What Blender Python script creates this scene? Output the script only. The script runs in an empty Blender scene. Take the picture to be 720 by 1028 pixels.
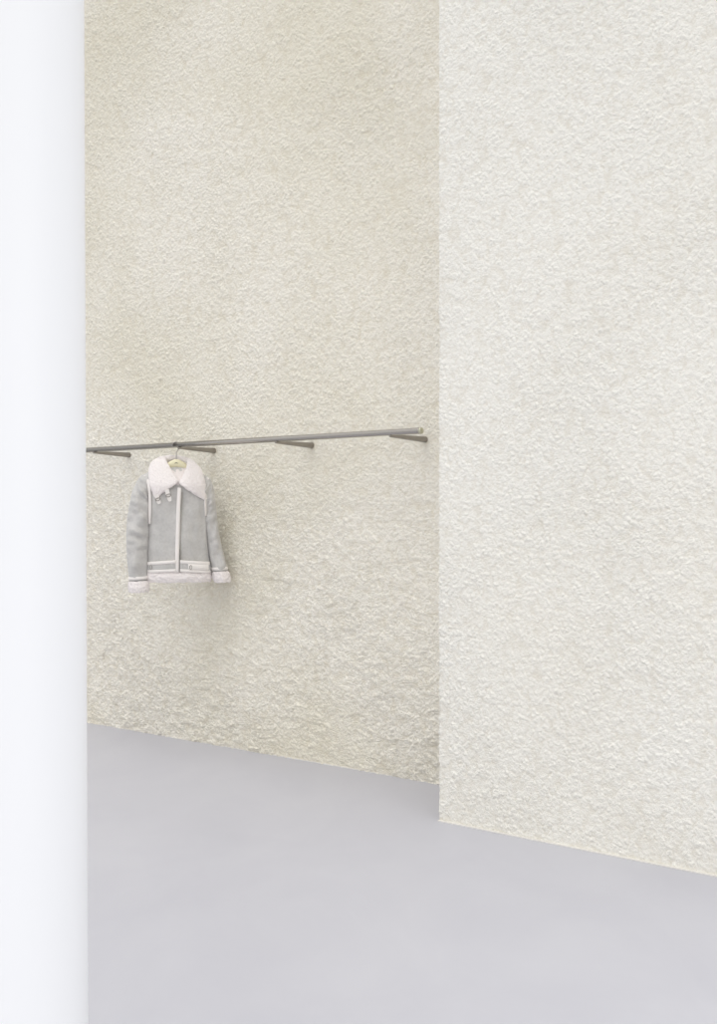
import bpy, bmesh, math, random
from mathutils import Vector, noise as mn
import numpy as np
random.seed(3)
scene=bpy.context.scene
COL=scene.collection
scene.view_settings.view_transform='Standard'
scene.view_settings.look='None'

F=1300.0; H=1.25; CX=360.0; HY=520.0
dn=math.hypot(1440,1300)
D=Vector((-1440/dn,1300/dn,0))      # along the walls, going away
N=Vector((-1300/dn,-1440/dn,0))     # wall normal, into the room
UP=Vector((0,0,1))

# ------------------------------------------------------------ materials
def mat(name):
    m=bpy.data.materials.new(name); m.use_nodes=True
    nt=m.node_tree; b=nt.nodes['Principled BSDF']; o=nt.nodes['Material Output']
    return m,nt,b,o
def nd(nt,t,**kw):
    n=nt.nodes.new(t)
    for k,v in kw.items():
        if k in n.inputs: n.inputs[k].default_value=v
        else: setattr(n,k,v)
    return n
def lin(c):
    return tuple(((v/255)/12.92 if v/255<=.04045 else ((v/255+.055)/1.055)**2.4) for v in c)+(1,)
def simple(name,rgb,rough=.6,metal=0,bump=0,bscale=200,var=0,sheen=0,cloud=0):
    m,nt,b,o=mat(name)
    b.inputs['Roughness'].default_value=rough; b.inputs['Metallic'].default_value=metal
    if sheen: b.inputs['Sheen Weight'].default_value=sheen
    tc=nd(nt,'ShaderNodeTexCoord')
    n=nd(nt,'ShaderNodeTexNoise',Scale=bscale,Detail=5.0)
    nt.links.new(tc.outputs['Object'],n.inputs['Vector'])
    fac=n.outputs[0]
    if cloud:
        n2=nd(nt,'ShaderNodeTexNoise',Scale=cloud,Detail=4.0); nt.links.new(tc.outputs['Object'],n2.inputs['Vector'])
        av=nd(nt,'ShaderNodeMath',operation='ADD'); nt.links.new(n.outputs[0],av.inputs[0]); nt.links.new(n2.outputs[0],av.inputs[1])
        hf=nd(nt,'ShaderNodeMapRange'); nt.links.new(av.outputs[0],hf.inputs[0]); hf.inputs[1].default_value=.75; hf.inputs[2].default_value=1.25; fac=hf.outputs[0]
    r=nd(nt,'ShaderNodeMix',data_type='RGBA')
    c=lin(rgb)
    r.inputs[6].default_value=tuple(max(0,x*(1-var)) for x in c[:3])+(1,)
    r.inputs[7].default_value=tuple(min(1,x*(1+var)) for x in c[:3])+(1,)
    nt.links.new(fac,r.inputs[0]); nt.links.new(r.outputs[2],b.inputs['Base Color'])
    if bump:
        bp=nd(nt,'ShaderNodeBump',Strength=bump,Distance=.004)
        nt.links.new(n.outputs[0],bp.inputs['Height']); nt.links.new(bp.outputs[0],b.inputs['Normal'])
    return m

def stucco(name,ca,cb,cc,scale,amp,dirn,rel,relhi,lowk,tint_bounce):
    m,nt,b,o=mat(name)
    L=nt.links.new
    def math_(op,a,bb=None,c=None,clamp=False):
        n=nd(nt,'ShaderNodeMath',operation=op); n.use_clamp=clamp
        for i,x in enumerate((a,bb,c)):
            if x is None: continue
            if isinstance(x,(int,float)): n.inputs[i].default_value=x
            else: L(x,n.inputs[i])
        return n.outputs[0]
    def mrange(x,a,b2,c,d):
        n=nd(nt,'ShaderNodeMapRange'); L(x,n.inputs[0])
        for i,v in enumerate((a,b2,c,d)): n.inputs[i+1].default_value=v
        return n.outputs[0]
    def warped(src,sc_,am):
        w_=nd(nt,'ShaderNodeTexNoise',Scale=sc_,Detail=3.0); L(src,w_.inputs['Vector'])
        q=nd(nt,'ShaderNodeVectorMath',operation='MULTIPLY_ADD'); L(w_.outputs['Color'],q.inputs[0])
        q.inputs[1].default_value=(am,am,am*.8); L(src,q.inputs[2]); return q.outputs[0]
    b.inputs['Roughness'].default_value=1.0
    b.inputs['Specular IOR Level'].default_value=.05
    g=nd(nt,'ShaderNodeTexCoord'); obc=g.outputs['Object']
    W=warped(obc,5.0,dirn)
    G=warped(obc,scale*.9,.024)
    # thrown aggregate: grains with crevices between, sparse bigger grains, sharp grit
    v1=nd(nt,'ShaderNodeTexVoronoi',Scale=scale,feature='F1'); L(G,v1.inputs['Vector'])
    v2=nd(nt,'ShaderNodeTexVoronoi',Scale=scale*.55,feature='F1'); L(G,v2.inputs['Vector'])
    n2=nd(nt,'ShaderNodeTexNoise',Scale=scale*1.5,Detail=6.0,Roughness=.66); L(obc,n2.inputs['Vector'])
    # trowel drags: noise stretched along a slanting direction
    mp=nd(nt,'ShaderNodeMapping'); mp.inputs['Rotation'].default_value=(.0,.6,.0); mp.inputs['Scale'].default_value=(.7,.7,1.5); L(W,mp.inputs[0])
    n3=nd(nt,'ShaderNodeTexNoise',Scale=12.0,Detail=5.0,Roughness=.6,Distortion=1.0); L(mp.outputs[0],n3.inputs['Vector'])
    n0=nd(nt,'ShaderNodeTexNoise',Scale=scale*.3,Detail=4.0,Roughness=.6); L(obc,n0.inputs['Vector'])
    grain=mrange(v1.outputs['Distance'],.10,.70,.85,0.0)
    grain=math_('MULTIPLY',grain,mrange(n0.outputs[0],.38,.60,.08,.75))
    big=math_('MULTIPLY_ADD',v2.outputs['Distance'],-.35,grain)
    h=math_('MULTIPLY_ADD',n2.outputs[0],.80,big)
    h=math_('MULTIPLY_ADD',n0.outputs[0],.5,h)
    sx=nd(nt,'ShaderNodeSeparateXYZ'); L(obc,sx.inputs[0]); Z=sx.outputs['Z']
    low=mrange(Z,.8,2.0,rel,relhi)
    h2=math_('MULTIPLY_ADD',n3.outputs[0],low,h)
    patch=nd(nt,'ShaderNodeTexNoise',Scale=1.3,Detail=3.0); L(obc,patch.inputs['Vector'])
    sc=math_('MULTIPLY',math_('MULTIPLY',mrange(Z,.3,2.3,lowk,.85),mrange(patch.outputs[0],.35,.65,.75,1.2)),amp)
    dp=nd(nt,'ShaderNodeDisplacement',Midlevel=1.1); L(h2,dp.inputs['Height']); L(sc,dp.inputs['Scale'])
    L(dp.outputs[0],o.inputs['Displacement'])
    m.displacement_method='BOTH'
    c1=nd(nt,'ShaderNodeTexNoise',Scale=.8,Detail=5.0,Roughness=.5,Distortion=.4); L(obc,c1.inputs['Vector'])
    cf=math_('ADD',c1.outputs[0],mrange(Z,2.0,4.0,0.0,-tint_bounce))
    cf=math_('ADD',cf,mrange(Z,.0,.9,-tint_bounce*.6,0.0))  # warm bounce light near the floor, painted into the wall colour
    r1=nd(nt,'ShaderNodeValToRGB'); L(cf,r1.inputs[0])
    e=r1.color_ramp.elements; e[0].position=.30; e[0].color=lin(ca); e[1].position=.56; e[1].color=lin(cb)
    pf=mrange(h,.08,.62,.6,0.0)  # shade of pits and crevices painted into the colour by height
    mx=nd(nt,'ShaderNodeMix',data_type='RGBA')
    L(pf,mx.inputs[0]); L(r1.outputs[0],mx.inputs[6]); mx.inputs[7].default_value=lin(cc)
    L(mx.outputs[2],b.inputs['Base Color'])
    return m
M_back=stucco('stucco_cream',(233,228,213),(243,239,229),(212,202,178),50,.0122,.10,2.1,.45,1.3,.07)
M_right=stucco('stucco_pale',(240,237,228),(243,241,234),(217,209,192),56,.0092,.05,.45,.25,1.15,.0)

def floor_mat():
    m,nt,b,o=mat('floor_resin'); L=nt.links.new
    g=nd(nt,'ShaderNodeTexCoord')
    mp=nd(nt,'ShaderNodeMapping'); L(g.outputs['Object'],mp.inputs[0])
    mp.inputs['Rotation'].default_value=(0,0,.5); mp.inputs['Scale'].default_value=(1.6,.8,1)
    n=nd(nt,'ShaderNodeTexNoise',Scale=1.3,Detail=8.0,Roughness=.6,Distortion=.4); L(mp.outputs[0],n.inputs['Vector'])
    r=nd(nt,'ShaderNodeValToRGB'); L(n.outputs[0],r.inputs[0])
    e=r.color_ramp.elements; e[0].position=.32; e[0].color=lin((188,188,196)); e[1].position=.66; e[1].color=lin((194,194,201))
    L(r.outputs[0],b.inputs['Base Color'])
    b.inputs['Specular IOR Level'].default_value=.4
    b.inputs['Roughness'].default_value=.42
    return m
M_floor=floor_mat()
M_trim=simple('trim_lime',(222,219,212),.8,var=.03)
M_col=simple('white_paint',(244,245,247),.45,var=.002,bscale=20)
M_steel=simple('brushed_steel',(172,168,163),.16,1,var=.05,bscale=400)
M_bronze=simple('bronzed_steel',(158,153,147),.28,1,var=.08,bscale=120)
M_brass=simple('pale_brass',(200,198,178),.3,.9,var=.03)
M_wood=simple('cream_lacquer',(236,230,196),.45,var=.02)
M_ink=simple('dark_ink',(60,60,50),.6)
M_suede=simple('grey_suede',(198,196,193),.9,bump=.6,bscale=70,var=.08,sheen=.25,cloud=14)
M_fur=simple('shearling_wool',(243,236,234),.95,bump=1.0,bscale=140,var=.05,sheen=.4)
M_strap=simple('ivory_leather',(242,237,233),.6,bump=.2,bscale=200,var=.03)
M_lining=simple('lining_wool',(234,226,223),.95,bump=.6,bscale=200,var=.05)

# ------------------------------------------------------------ helpers
def obj(name,me,m=None,parent=None,smooth=True,**props):
    ob=bpy.data.objects.new(name,me); COL.objects.link(ob)
    if m and me is not None: me.materials.append(m)
    if smooth and me is not None:
        me.polygons.foreach_set('use_smooth',[True]*len(me.polygons))
    if parent: ob.parent=parent
    for k,v in props.items(): ob[k]=v
    return ob
def mesh(name,vs,fs):
    me=bpy.data.meshes.new(name); me.from_pydata([tuple(v) for v in vs],[],fs); me.update()
    bm=bmesh.new(); bm.from_mesh(me); bmesh.ops.recalc_face_normals(bm,faces=bm.faces); bm.to_mesh(me); bm.free()
    return me

def loft(rings,cap=True):
    n=len(rings[0]); vs=[v for r in rings for v in r]; fs=[]
    for k in range(len(rings)-1):
        for i in range(n):
            a=k*n+i; b=k*n+(i+1)%n
            fs.append((a,b,b+n,a+n))
    if cap:
        fs.append(tuple(range(n))[::-1]); fs.append(tuple((len(rings)-1)*n+i for i in range(n)))
    return vs,fs
def tube(path,radii,seg=20,cap=True):
    pts=[Vector(p) for p in path]; rings=[]
    prev=None
    for k,p in enumerate(pts):
        t=(pts[min(k+1,len(pts)-1)]-pts[max(k-1,0)]).normalized()
        if prev is None:
            a=Vector((0,1,0)) if abs(t.y)<.9 else Vector((1,0,0))
            a=(a-t*a.dot(t)).normalized()
        else: a=(prev-t*prev.dot(t)).normalized()
        prev=a; b=t.cross(a)
        r=radii[k] if hasattr(radii,'__len__') else radii
        ra,rb=(r if hasattr(r,'__len__') else (r,r))
        rings.append([p+a*ra*math.cos(2*math.pi*i/seg)+b*rb*math.sin(2*math.pi*i/seg) for i in range(seg)])
    return loft(rings,cap)
def merge(parts):
    vs=[];fs=[]
    for v,f in parts:
        o=len(vs); vs+=list(v); fs+=[tuple(i+o for i in q) for q in f]
    return vs,fs
def crom(pts,n,closed=False):
    P=[Vector(p) for p in pts]; out=[]; m=len(P)
    segs=m if closed else m-1
    for s in range(segs):
        if closed: a,b,c,d=P[(s-1)%m],P[s],P[(s+1)%m],P[(s+2)%m]
        else: a,b,c,d=P[max(s-1,0)],P[s],P[s+1],P[min(s+2,m-1)]
        for i in range(n):
            t=i/n
            out.append(.5*((2*b)+(-a+c)*t+(2*a-5*b+4*c-d)*t*t+(-a+3*b-3*c+d)*t**3))
    if not closed: out.append(P[-1])
    return out

# ------------------------------------------------------------ room
def on_wall(px,flooroff):
    Y=F*H/flooroff; return Vector(((px-CX)/F*Y,Y,0))
Cn=on_wall(440,304)                 # outer corner of the projecting wall
Bk=on_wall(440,267)
DEP=(Cn-Bk).dot(N)
Cr=Cn-N*DEP                         # inner corner (meets back wall)
TOP=5.0; ST=.0055
def wallgrid(p0,dirv,length):
    nu=int(length/ST)+1; nv=int(TOP/ST)+1
    u=np.linspace(0,length,nu); v=np.linspace(0,TOP,nv)
    U,V=np.meshgrid(u,v)
    P=np.array(p0)[None,:]+U.reshape(-1,1)*np.array(dirv)[None,:]; P[:,2]=V.reshape(-1)
    return P,nu,nv
def npmesh(name,P,quads):
    me=bpy.data.meshes.new(name)
    me.vertices.add(len(P)); me.vertices.foreach_set('co',P.astype(np.float32).ravel())
    me.loops.add(quads.size); me.loops.foreach_set('vertex_index',quads.astype(np.int32).ravel())
    me.polygons.add(len(quads)); me.polygons.foreach_set('loop_start',np.arange(0,quads.size,4,dtype=np.int32))
    me.update(calc_edges=True); me.validate(); return me
def quads(nu,nv):
    i=np.arange(nu-1); j=np.arange(nv-1); I,J=np.meshgrid(i,j); a=(J*nu+I).ravel()
    return np.stack([a,a+1,a+1+nu,a+nu],1)
P,nu,nv=wallgrid(Cr,D,4.2)
me=npmesh('wall_back',P,quads(nu,nv))
if Vector(me.polygons[0].normal).dot(N)<0: me.flip_normals()
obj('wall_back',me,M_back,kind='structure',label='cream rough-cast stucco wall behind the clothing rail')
r=.005
path=[]
n1=int(DEP/ST)
for i in range(n1): path.append(Cr+N*(DEP-r)*i/n1)
cc=Cn-N*r-D*r
for i in range(4):
    a=math.pi/2*i/3
    path.append(cc+D*r*math.cos(a)+N*r*math.sin(a))
n2=int(2.2/ST)
for i in range(1,n2+1): path.append(Cn-D*(r+2.2*i/n2))
pa=np.array([list(p) for p in path]); nv=int(TOP/ST)+1; z=np.linspace(0,TOP,nv)
P=np.tile(pa,(nv,1)); P[:,2]=np.repeat(z,len(pa))
me=npmesh('wall_right',P,quads(len(pa),nv))
if Vector(me.polygons[len(pa)-10].normal).dot(N)<0: me.flip_normals()
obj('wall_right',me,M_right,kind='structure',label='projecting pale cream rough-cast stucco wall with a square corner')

fv=[(-6,-1.5,0),(5,-1.5,0),(5,10.5,0),(-6,10.5,0)]
fv+= [(x,y,-.1) for x,y,_ in fv]
obj('floor',mesh('floor',fv,[(0,1,2,3),(7,6,5,4),(0,4,5,1),(1,5,6,2),(2,6,7,3),(3,7,4,0)]),M_floor,smooth=False,kind='structure',label='smooth pale lavender-grey poured resin floor')

def strip(name,a,b,n,h=.005,t=.008):
    vs=[]
    for p in (a,b):
        vs+=[p-n*.02,p+n*t,p+n*t+UP*h*.7,p+n*(t-.003)+UP*h,p-n*.02+UP*h]
    fs=[(i,(i+1)%5,(i+1)%5+5,i+5) for i in range(5)]+[(4,3,2,1,0),(5,6,7,8,9)]
    obj(name,mesh(name,vs,fs),M_trim,smooth=False,kind='structure',label='thin pale bead where stucco meets floor')
strip('trim_1',Cr,Cr+D*4.2,N)
strip('trim_2',Cn-D*.004,Cn-D*2.2,N)

# ------------------------------------------------------------ column
Yc=2.5
def column():
    xc=(24-CX)/F*Yc
    edge_b=(88.6-CX)/F; edge_t=(84.6-CX)/F
    zb=H-(1028-HY)/F*Yc; zt=H+HY/F*Yc
    def rad(zz):
        e=edge_b+(edge_t-edge_b)*(zz-zb)/(zt-zb)
        return abs(xc-e*Yc)/math.hypot(1,e)
    rings=[]
    for zz,dr in [(0,.0),(.004,.002)]+[(0.02+i*.166,.002) for i in range(31)]:
        R=rad(zz)+dr-.002
        rings.append([Vector((xc+R*math.cos(2*math.pi*i/96),Yc+R*math.sin(2*math.pi*i/96),zz)) for i in range(96)])
    v,f=loft(rings); me=mesh('column',v,f)
    obj('column',me,M_col,label='smooth round white-painted column rising from the grey floor',category='column')
column()

# ------------------------------------------------------------ clothing rail
LR=.25; RZ=H+.393; RR=.0145
W0=on_wall(427,264.7)
Wd=(W0-Cr).dot(D)
def wallpt(s,z,off=0): return Cr+D*s+N*off+UP*z
rail=obj('clothing_rail',None,label='long brushed steel clothing rail on tapered wall brackets',category='clothes rail')
rail.location=wallpt(Wd,0,0)
rail.location.z=RZ-.02
bpy.context.view_layer.update()
ro=Vector(rail.location)
def railpart(name,v,f,m,**k):
    v=[Vector(p)-ro for p in v]
    return obj(name,mesh(name,v,f),m,parent=rail,**k)
endS=Wd-.185
v,f=tube([wallpt(endS+.012,RZ,LR),wallpt(endS+.016,RZ,LR),wallpt(Wd+3.2,RZ,LR)],[RR,RR,RR],32)
railpart('tube',v,f,M_steel)
v,f=tube([wallpt(endS-.001,RZ,LR),wallpt(endS,RZ,LR),wallpt(endS+.003,RZ,LR),wallpt(endS+.012,RZ,LR)],[RR*.6,RR*.85,RR*1.04,RR*1.04],32)
railpart('end_cap',v,f,M_brass,label='pale brass end cap')
br=None
for k in range(5):
    s=Wd+.75*k
    if k==0:
        path=[];rad=[]
        a=wallpt(s,RZ-.015,LR-.002); b=wallpt(s,RZ-.021,.004)
        for i in range(13):
            t=i/12; path.append(a.lerp(b,t)); rad.append(.0075+.0075*t**.9)
        path.append(b-N*.02); rad.append(.015)
        path=[a+N*.012,a+N*.010,a+N*.006]+path; rad=[.003,.0055,.007]+rad
        v,f=tube(path,rad,28)
        br=railpart('bracket',v,f,M_bronze,label='tapered steel wall bracket')
    else:
        c=br.copy(); c.parent=rail; c.location=D*.75*k; COL.objects.link(c)

# ------------------------------------------------------------ hanger and jacket frame
def raildist(px):
    p=wallpt(Wd,0,LR); k=(px-CX)/F
    t=(p.x-k*p.y)/(k*D.y-D.x); return p+D*t
J0=raildist(177); SC=F/J0.y
ang=math.radians(7)
U=Vector((math.cos(ang),math.sin(ang),0)); FR=Vector((U.y,-U.x,0))
def J(px,py,dep=0):
    return J0+U*((px-177)/SC)/math.cos(ang)+FR*dep+UP*(H-(py-HY)/SC)

hang=obj('clothes_hanger',None,label='cream lacquered hanger with metal hook on the rail',category='hanger')
hang.location=J(177,466); ho=Vector(hang.location)
def hpart(name,v,f,m,**k):
    return obj(name,mesh(name,[Vector(p)-ho for p in v],f),m,parent=hang,**k)
pathh=crom([J(152,483,-.005),J(158,476,0),J(166,470,.004),J(172,466.5,.012),J(177,465,.016),J(182,466.5,.012),J(188,470,.004),J(196,476,0),J(202,483,-.005)],5)
rad=[]
for i in range(len(pathh)):
    t=abs(i/(len(pathh)-1)*2-1)
    rad.append((.012+.008*t, .021-.010*t))
v,f=tube(pathh,rad,20); hpart('bar',v,f,M_wood)
rt=RZ+RR+.002; R=.021
hc=Vector((J0.x,J0.y,rt-R))
hp=[hc+U*R*math.cos(a)+UP*R*math.sin(a) for a in [math.radians(x) for x in range(200,-61,-12)]]
hp+= [hc+U*.006+UP*(-R-.008),hc+UP*(-R-.014)+U*.001,J(177,464,.014)]
v,f=tube(hp,.0024,12); hpart('hook',v,f,M_steel,label='bent steel hook')
def box(c,ax,ay,az,hx,hy,hz):
    vs=[c+ax*hx*i+ay*hy*j+az*hz*k for i in(-1,1) for j in(-1,1) for k in(-1,1)]
    return vs,[(0,1,3,2),(4,6,7,5),(0,4,5,1),(2,3,7,6),(0,2,6,4),(1,5,7,3)]
parts=[box(J(176.4,465,.0285),(U+UP*.8).normalized(),(UP-U*.8).normalized(),FR,.0045,.0013,.0015),
       box(J(177.8,465,.0285),(U-UP*.8).normalized(),(UP+U*.8).normalized(),FR,.0045,.0013,.0015)]
v,f=merge(parts); hpart('emblem',v,f,M_ink,smooth=False,label='small dark printed mark')

jk=obj('jacket',None,label='light grey suede jacket with ivory shearling collar and cuffs',category='jacket')
jk.location=J(177,582); jo=Vector(jk.location)
def jpart(name,v,f,m,parent=None,sub=0,rough=0,rs=60,**k):
    ob=obj(name,mesh(name,[Vector(p)-jo for p in v],f),m,parent=parent or jk,**k)
    if sub:
        s=ob.modifiers.new('s','SUBSURF'); s.levels=sub; s.render_levels=sub
    if rough:
        tex=bpy.data.textures.new('curl','CLOUDS'); tex.noise_scale=1/rs; tex.noise_depth=2
        d=ob.modifiers.new('d','DISPLACE'); d.texture=tex; d.strength=rough; d.mid_level=.5
    return ob
def sect(py,xl,xr,df,db,n=72,p=2.5,wr=0,seed=0):
    cx=(xl+xr)/2; hw=(xr-xl)/2; out=[]
    for i in range(n):
        a=2*math.pi*i/n; c,s=math.cos(a),math.sin(a)
        x=math.copysign(abs(c)**(2/p),c); y=math.copysign(abs(s)**(2/p),s)
        q=J(cx+hw*x,py,(df if y>0 else db)*y)
        if wr:
            w=mn.noise(Vector((x*2.4+seed,y*1.5,py*.035)))*.6+mn.noise(Vector((x*5+seed,y*3,py*.08)))*.5
            q=q+FR*(wr*w*(1 if y>0 else -1))+U*(wr*.3*w)
        out.append(q)
    return out
prof=[
(468,167,188,.015,.035),(471,162,192,.028,.045),(474,155,198,.042,.055),(478,149,204,.058,.066),(483,146,207,.072,.074),
(490,146,208.5,.083,.080),(500,147,209,.090,.083),(512,148,208,.093,.083),(525,148.5,207.5,.094,.083),(540,148.5,208,.095,.083),(552,148,209,.097,.083),(562,147.5,210.5,.097,.084),(571,147.5,212,.094,.084),(576,147.5,212,.092,.084)]
def interp(py):
    for a,b in zip(prof,prof[1:]):
        if a[0]<=py<=b[0]:
            t=(py-a[0])/(b[0]-a[0]); return [a[i]+(b[i]-a[i])*t for i in range(5)]
    return list(prof[0] if py<prof[0][0] else prof[-1])
rings=[]
for py in np.linspace(468,575,54):
    q=interp(py); rings.append(sect(py,*q[1:],wr=.017 if py>480 else .003))
v,f=loft(rings,cap=False)
jpart('body',v,f,M_suede,sub=1)
def front(px,py,lift=.003):
    _,xl,xr,df,db=interp(py); cx=(xl+xr)/2; hw=(xr-xl)/2; x=max(-.985,min(.985,(px-cx)/hw))
    y=(1-abs(x)**2.5)**(1/2.5)
    return J(px,py,df*y+lift)
def ribbon(pts,w,lift,th=.003,n=6):
    P=crom([Vector((a,b,0)) for a,b in pts],n); rings=[]
    for k,p in enumerate(P):
        t=(P[min(k+1,len(P)-1)]-P[max(k-1,0)]).normalized(); s=Vector((-t.y,t.x,0))
        L=p+s*w; Rr=p-s*w
        rings.append([front(L.x,L.y,-.010),front(L.x,L.y,lift),front(p.x+s.x*w*.5,p.y+s.y*w*.5,lift+th),front(p.x,p.y,lift+th*1.2),front(p.x-s.x*w*.5,p.y-s.y*w*.5,lift+th),front(Rr.x,Rr.y,lift),front(Rr.x,Rr.y,-.010)])
    return loft(rings)
v,f=ribbon([(180.5,490),(179.7,505),(179,530),(178.4,550),(178,574)],2.0,.012,.004); jpart('placket',v,f,M_strap,label='ivory shearling edge beside the front zip')
v,f=ribbon([(183,494),(182.2,510),(181.6,530),(181,574)],.4,.012,.001); jpart('zipper',v,f,M_steel,label='thin metal zip')
for pts in ([(146,477.5),(148.6,482),(150.4,489),(151.3,499),(151.3,512),(150.8,526)],[(208.5,479.5),(206.8,486),(206.0,494),(206.0,505),(206.6,518)]):
    v,f=ribbon(pts,1.35,.012,.003); jpart('seam',v,f,M_strap,label='ivory piping along the armhole')
rings=[]
for k,py in enumerate(np.linspace(573,584.5,12)):
    t=k/11; bulge=.013*math.sin(math.pi*t)
    rings.append(sect(py,147.0-bulge*80,212-t*1.0+bulge*60,.098+bulge,.086+bulge,wr=.006))
q=rings[-1]; c=sum(q,Vector())/len(q)
rings.append([c+(p-c)*.93+UP*.006 for p in q])
rings.append([c+(p-c)*.9+UP*.03 for p in q])
v,f=loft(rings,cap=False); jpart('hem',v,f,M_fur,sub=2,rough=.013,rs=75,label='curly ivory shearling hem')
def band(x0,x1,y0a,y0b,y1a,y1b,lift=.012,n=18,th=.004,e=.6):
    rings=[]
    for k in range(n+1):
        t=k/n; x=x0+(x1-x0)*t; ya=y0a+(y0b-y0a)*t; yb=y1a+(y1b-y1a)*t
        rings.append([front(x,ya,-.002),front(x,ya,lift),front(x,ya+e,lift+th),front(x,yb-e,lift+th),front(x,yb,lift),front(x,yb,-.002)])
    return loft(rings)
# waist belts: grey suede edged in ivory
for (x0,x1,a0,a1,b0,b1) in ((148,176.8,564.5,562.5,574,572.8),(181,210.5,562.5,564.5,572.8,574.5)):
    v,f=band(x0,x1,a0,a1,b0,b1,.011); wb=jpart('waist_band',v,f,M_suede,label='grey suede waist band')
    e1=band(x0,x1,a0-.8,a1-.8,a0+2.5,a1+2.5,.015,e=.4); e2=band(x0,x1,b0-2.3,b1-2.3,b0+.6,b1+.6,.015,e=.4)
    v,f=merge([e1,e2]); jpart('piping',v,f,M_strap,parent=wb,label='ivory edging')
v,f=band(189,209,565.4,566.6,571,572.2,.018); jpart('waist_tab',v,f,M_strap,label='ivory leather tab')
for x in (152.5,191.5):
    c=front(x,568.8,.024)
    ring=[c+U*.006*math.cos(a)*1.0+UP*.011*math.sin(a) for a in np.linspace(0,2*math.pi,17)[:-1]]
    v,f=tube(ring+[ring[0]],.0013,8); jpart('waist_buckle',v,f,M_steel,label='small steel buckle')

def sleeve(outer,inner,dep,seed):
    n=14
    O=crom([Vector((a,b,0)) for a,b in outer],n); I=crom([Vector((a,b,0)) for a,b in inner],n)
    Dp=crom([Vector((a,0,0)) for a in dep],n)
    rings=[]; seg=40
    for k,(o,i_,dd) in enumerate(zip(O,I,Dp)):
        a=J(o.x,o.y,dd.x); b=J(i_.x,i_.y,dd.x); c=(a+b)/2; ax=(a-b)/2; h=ax.length
        rd=min(.072,max(.03,h*1.05))
        rr=[]
        env=min(1,k/14)*min(1,(len(O)-k)/6)
        for s in range(seg):
            an=2*math.pi*s/seg
            w=mn.noise(Vector((math.cos(an)*1.0+seed,math.sin(an)*1.0,k*.09)))
            w2=mn.noise(Vector((math.cos(an)*1.1+seed,math.sin(an)*1.1+k*.05,k*.22)))
            rr.append(c+ax*math.cos(an)*(1+env*.06*(w+w2))+FR*rd*math.sin(an)*(1+env*(.28*w+.30*w2)))
        rings.append(rr)
    return rings
Lo=[(151,473),(139.5,481),(133,497),(129.6,515),(128,535),(128.8,555),(131,583)]
Li=[(153,486),(153.5,497),(152.5,508),(151.5,522),(150.5,540),(149.5,557),(149.5,582)]
Ld=[.0,.0,.005,.012,.022,.034,.045]
Ro=[(203,475),(211.5,482),(215.2,496),(217,513),(219.5,535),(223.5,555),(228.3,573)]
Ri=[(200,487),(200.5,499),(201.5,510),(203.5,524),(207,541),(209.5,556),(212.5,574)]
Rd=[.0,.0,.0,.004,.010,.018,.025]
for O,I,Dd,sd in ((Lo,Li,Ld,1),(Ro,Ri,Rd,7)):
    rg=sleeve(O,I,Dd,sd); v,f=loft(rg,cap=True); sl=jpart('sleeve',v,f,M_suede,sub=1)
    last=rg[-1]; prevr=rg[-6]
    c=sum(last,Vector())/len(last); c2=sum(prevr,Vector())/len(prevr); t=(c-c2).normalized()
    rr=[]
    for s_,g in ((-.024,1.0),(-.023,1.06),(-.009,1.06),(-.008,1.0)):
        rr.append([c+(p-c)*g+t*s_ for p in last])
    v,f=loft(rr,cap=False); jpart('cuff_band',v,f,M_strap,label='ivory leather cuff band')
    rr=[]
    for s_,g in ((.0,1.0),(.006,1.07),(.022,1.12),(.042,1.12),(.056,1.04),(.066,.9),(.045,.8),(.02,.75)):
        rr.append([c+(p-c)*g+t*s_ for p in last])
    v,f=loft(rr,cap=False); jpart('cuff',v,f,M_fur,sub=2,rough=.013,rs=75,label='curly ivory shearling cuff')
def pillow(outl,dfun,th,n=5,rings_n=9):
    O=crom([Vector((a,b,0)) for a,b in outl],n,True); m=len(O); c=sum(O,Vector())/m
    vs=[];fs=[]
    S=[math.sin(math.pi/2*k/rings_n) for k in range(rings_n,0,-1)]
    for side in (1,-1):
        base=len(vs)
        for s in S:
            h=th*(max(0,1-s**5.0))**.5
            for o in O:
                p=c+(o-c)*s; vs.append(J(p.x,p.y,dfun(p.x,p.y)+side*h))
        vs.append(J(c.x,c.y,dfun(c.x,c.y)+side*th)); ci=len(vs)-1
        for k in range(len(S)-1):
            for i in range(m):
                a=base+k*m+i;b=base+k*m+(i+1)%m; fs.append((a,b,b+m,a+m) if side>0 else (b,a,a+m,b+m))
        k=len(S)-1
        for i in range(m):
            a=base+k*m+i;b=base+k*m+(i+1)%m; fs.append((a,b,ci) if side>0 else (b,a,ci))
    half=len(vs)//2
    for i in range(m):
        fs.append((i,half+i,half+(i+1)%m,(i+1)%m))
    return vs,fs
def cd(x,y):
    ax=abs(x-178)/27
    t=max(0,min(1,(y-458)/30))
    return -.03+.118*t**.7*(1-.32*ax**2)+.016
wl=[(165,459),(157,460.5),(152,465),(149.8,474),(150.5,485),(153.5,494),(156,499.5),(157.4,500.8),(159.6,499.4),(168,492.7),(175,488),(179,484.5),(179.3,483),(175,476),(170,468)]
wr_=[(188,462),(195,463.5),(201,470),(204.8,480),(206.3,491),(206.3,500.6),(205.2,502.2),(202.7,501.2),(192,495),(185,490),(180.2,485.5),(180.4,484),(184,477),(187,469)]
a=pillow(wl,cd,.014); b_=pillow(wr_,cd,.014)
stand=crom([J(160,463,.005),J(165,461,-.03),J(177,460,-.055),J(188,463,-.035),J(193,466,.0)],8)
s_=tube(stand,[(.020,.020)]*len(stand),20)
v,f=merge([a,b_,s_]); jpart('collar',v,f,M_fur,sub=1,rough=.007,rs=80,label='wide pointed turned-down pale shearling collar')
lin_o=[(164,466),(177,468.5),(190,467),(189,477),(183,486),(179,489),(174,485),(166,476)]
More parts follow.
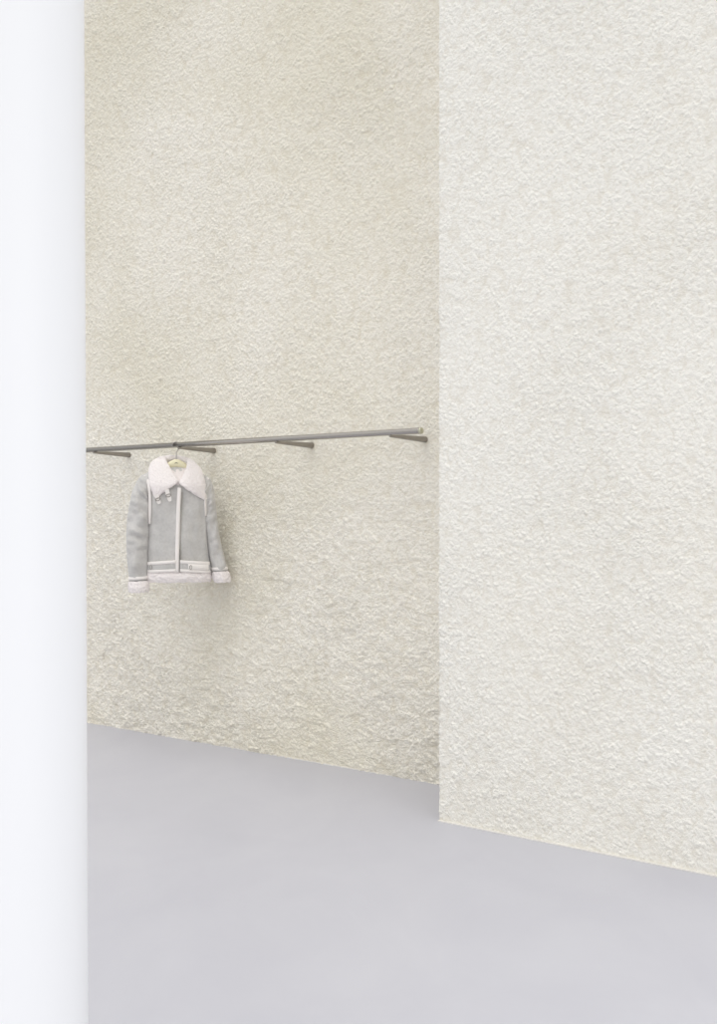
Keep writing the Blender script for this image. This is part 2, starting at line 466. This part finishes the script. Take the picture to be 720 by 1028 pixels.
v,f=pillow(lin_o,lambda x,y:-.015+.085*max(0,min(1,(y-465)/17)),.012); jpart('lining',v,f,M_lining,sub=1,rough=.006,rs=80,label='pale wool lining inside the neck')
for (x0,y0,x1,y1) in ((158,497,161,506),(168,492,171.5,503.5)):
    p0=front(x0,y0,.028); p1=front(x1,y1,.016); t=(p1-p0).normalized(); s=t.cross(FR).normalized()
    nrm=s.cross(t)
    rr=[]
    for k in range(9):
        q=k/8; wd=.0115*(1 if q<.8 else 1-(q-.8)*2); p=p0.lerp(p1,q)
        rr.append([p+s*wd+nrm*.0025,p-s*wd+nrm*.0025,p-s*wd-nrm*.0025,p+s*wd-nrm*.0025])
    v,f=loft(rr); st=jpart('collar_strap',v,f,M_strap,smooth=False,label='short ivory leather collar strap')
    c=p0.lerp(p1,.5)+ (nrm if nrm.dot(FR)>0 else -nrm)*.004
    ring=[c+s*.013*math.cos(a_)+t*.007*math.sin(a_) for a_ in np.linspace(0,2*math.pi,17)]
    v,f=tube(ring,.0022,8); jpart('buckle',v,f,M_bronze,parent=st,label='dark metal buckle')

# ------------------------------------------------------------ light
w=bpy.data.worlds.new('World'); scene.world=w; w.use_nodes=True
wn=w.node_tree; bg=wn.nodes['Background']; bg.inputs[1].default_value=1.0
tc=nd(wn,'ShaderNodeTexCoord'); sp=nd(wn,'ShaderNodeSeparateXYZ'); wn.links.new(tc.outputs['Generated'],sp.inputs[0])
mr=nd(wn,'ShaderNodeMapRange'); wn.links.new(sp.outputs['Z'],mr.inputs[0]); mr.inputs[1].default_value=-1; mr.inputs[2].default_value=1
cr=nd(wn,'ShaderNodeValToRGB'); wn.links.new(mr.outputs[0],cr.inputs[0]); el=cr.color_ramp.elements
el[0].position=.35; el[0].color=(.42,.42,.42,1); el[1].position=1.0; el[1].color=(1.16,1.16,1.16,1)
q=el.new(.5); q.color=(.85,.85,.85,1)
q=el.new(.75); q.color=(1.02,1.02,1.02,1)
wn.links.new(cr.outputs[0],bg.inputs[0])
def area(name,loc,tgt,sx,sy,e,c=(1,1,1)):
    l=bpy.data.lights.new(name,'AREA'); l.shape='RECTANGLE'; l.size=sx; l.size_y=sy; l.energy=e; l.color=c
    o=bpy.data.objects.new(name,l); COL.objects.link(o); o.location=loc
    o.rotation_euler=(Vector(tgt)-Vector(loc)).to_track_quat('-Z','Y').to_euler(); return o
sl=bpy.data.lights.new('skylight','SUN'); sl.energy=.8; sl.angle=math.radians(60); sl.color=(1,.985,.965)
so=bpy.data.objects.new('skylight',sl); COL.objects.link(so); so.location=(-3,0,6)
so.rotation_euler=(-N*.45+D*.10-UP*1.15).to_track_quat('-Z','Y').to_euler()
area('column_fill',(1.0,-1.8,2.0),(-.65,2.5,1.5),3.2,3.2,26,(1,1,1))  # unseen fill lamp added behind the camera to brighten the column

# ------------------------------------------------------------ camera
cam=bpy.data.cameras.new('Camera'); co=bpy.data.objects.new('Camera',cam); COL.objects.link(co)
co.location=(0,0,H); co.rotation_euler=(math.pi/2,0,0)
cam.sensor_width=36; cam.lens=F/1028*36; cam.shift_y=6/1028; cam.clip_start=.05
scene.camera=co
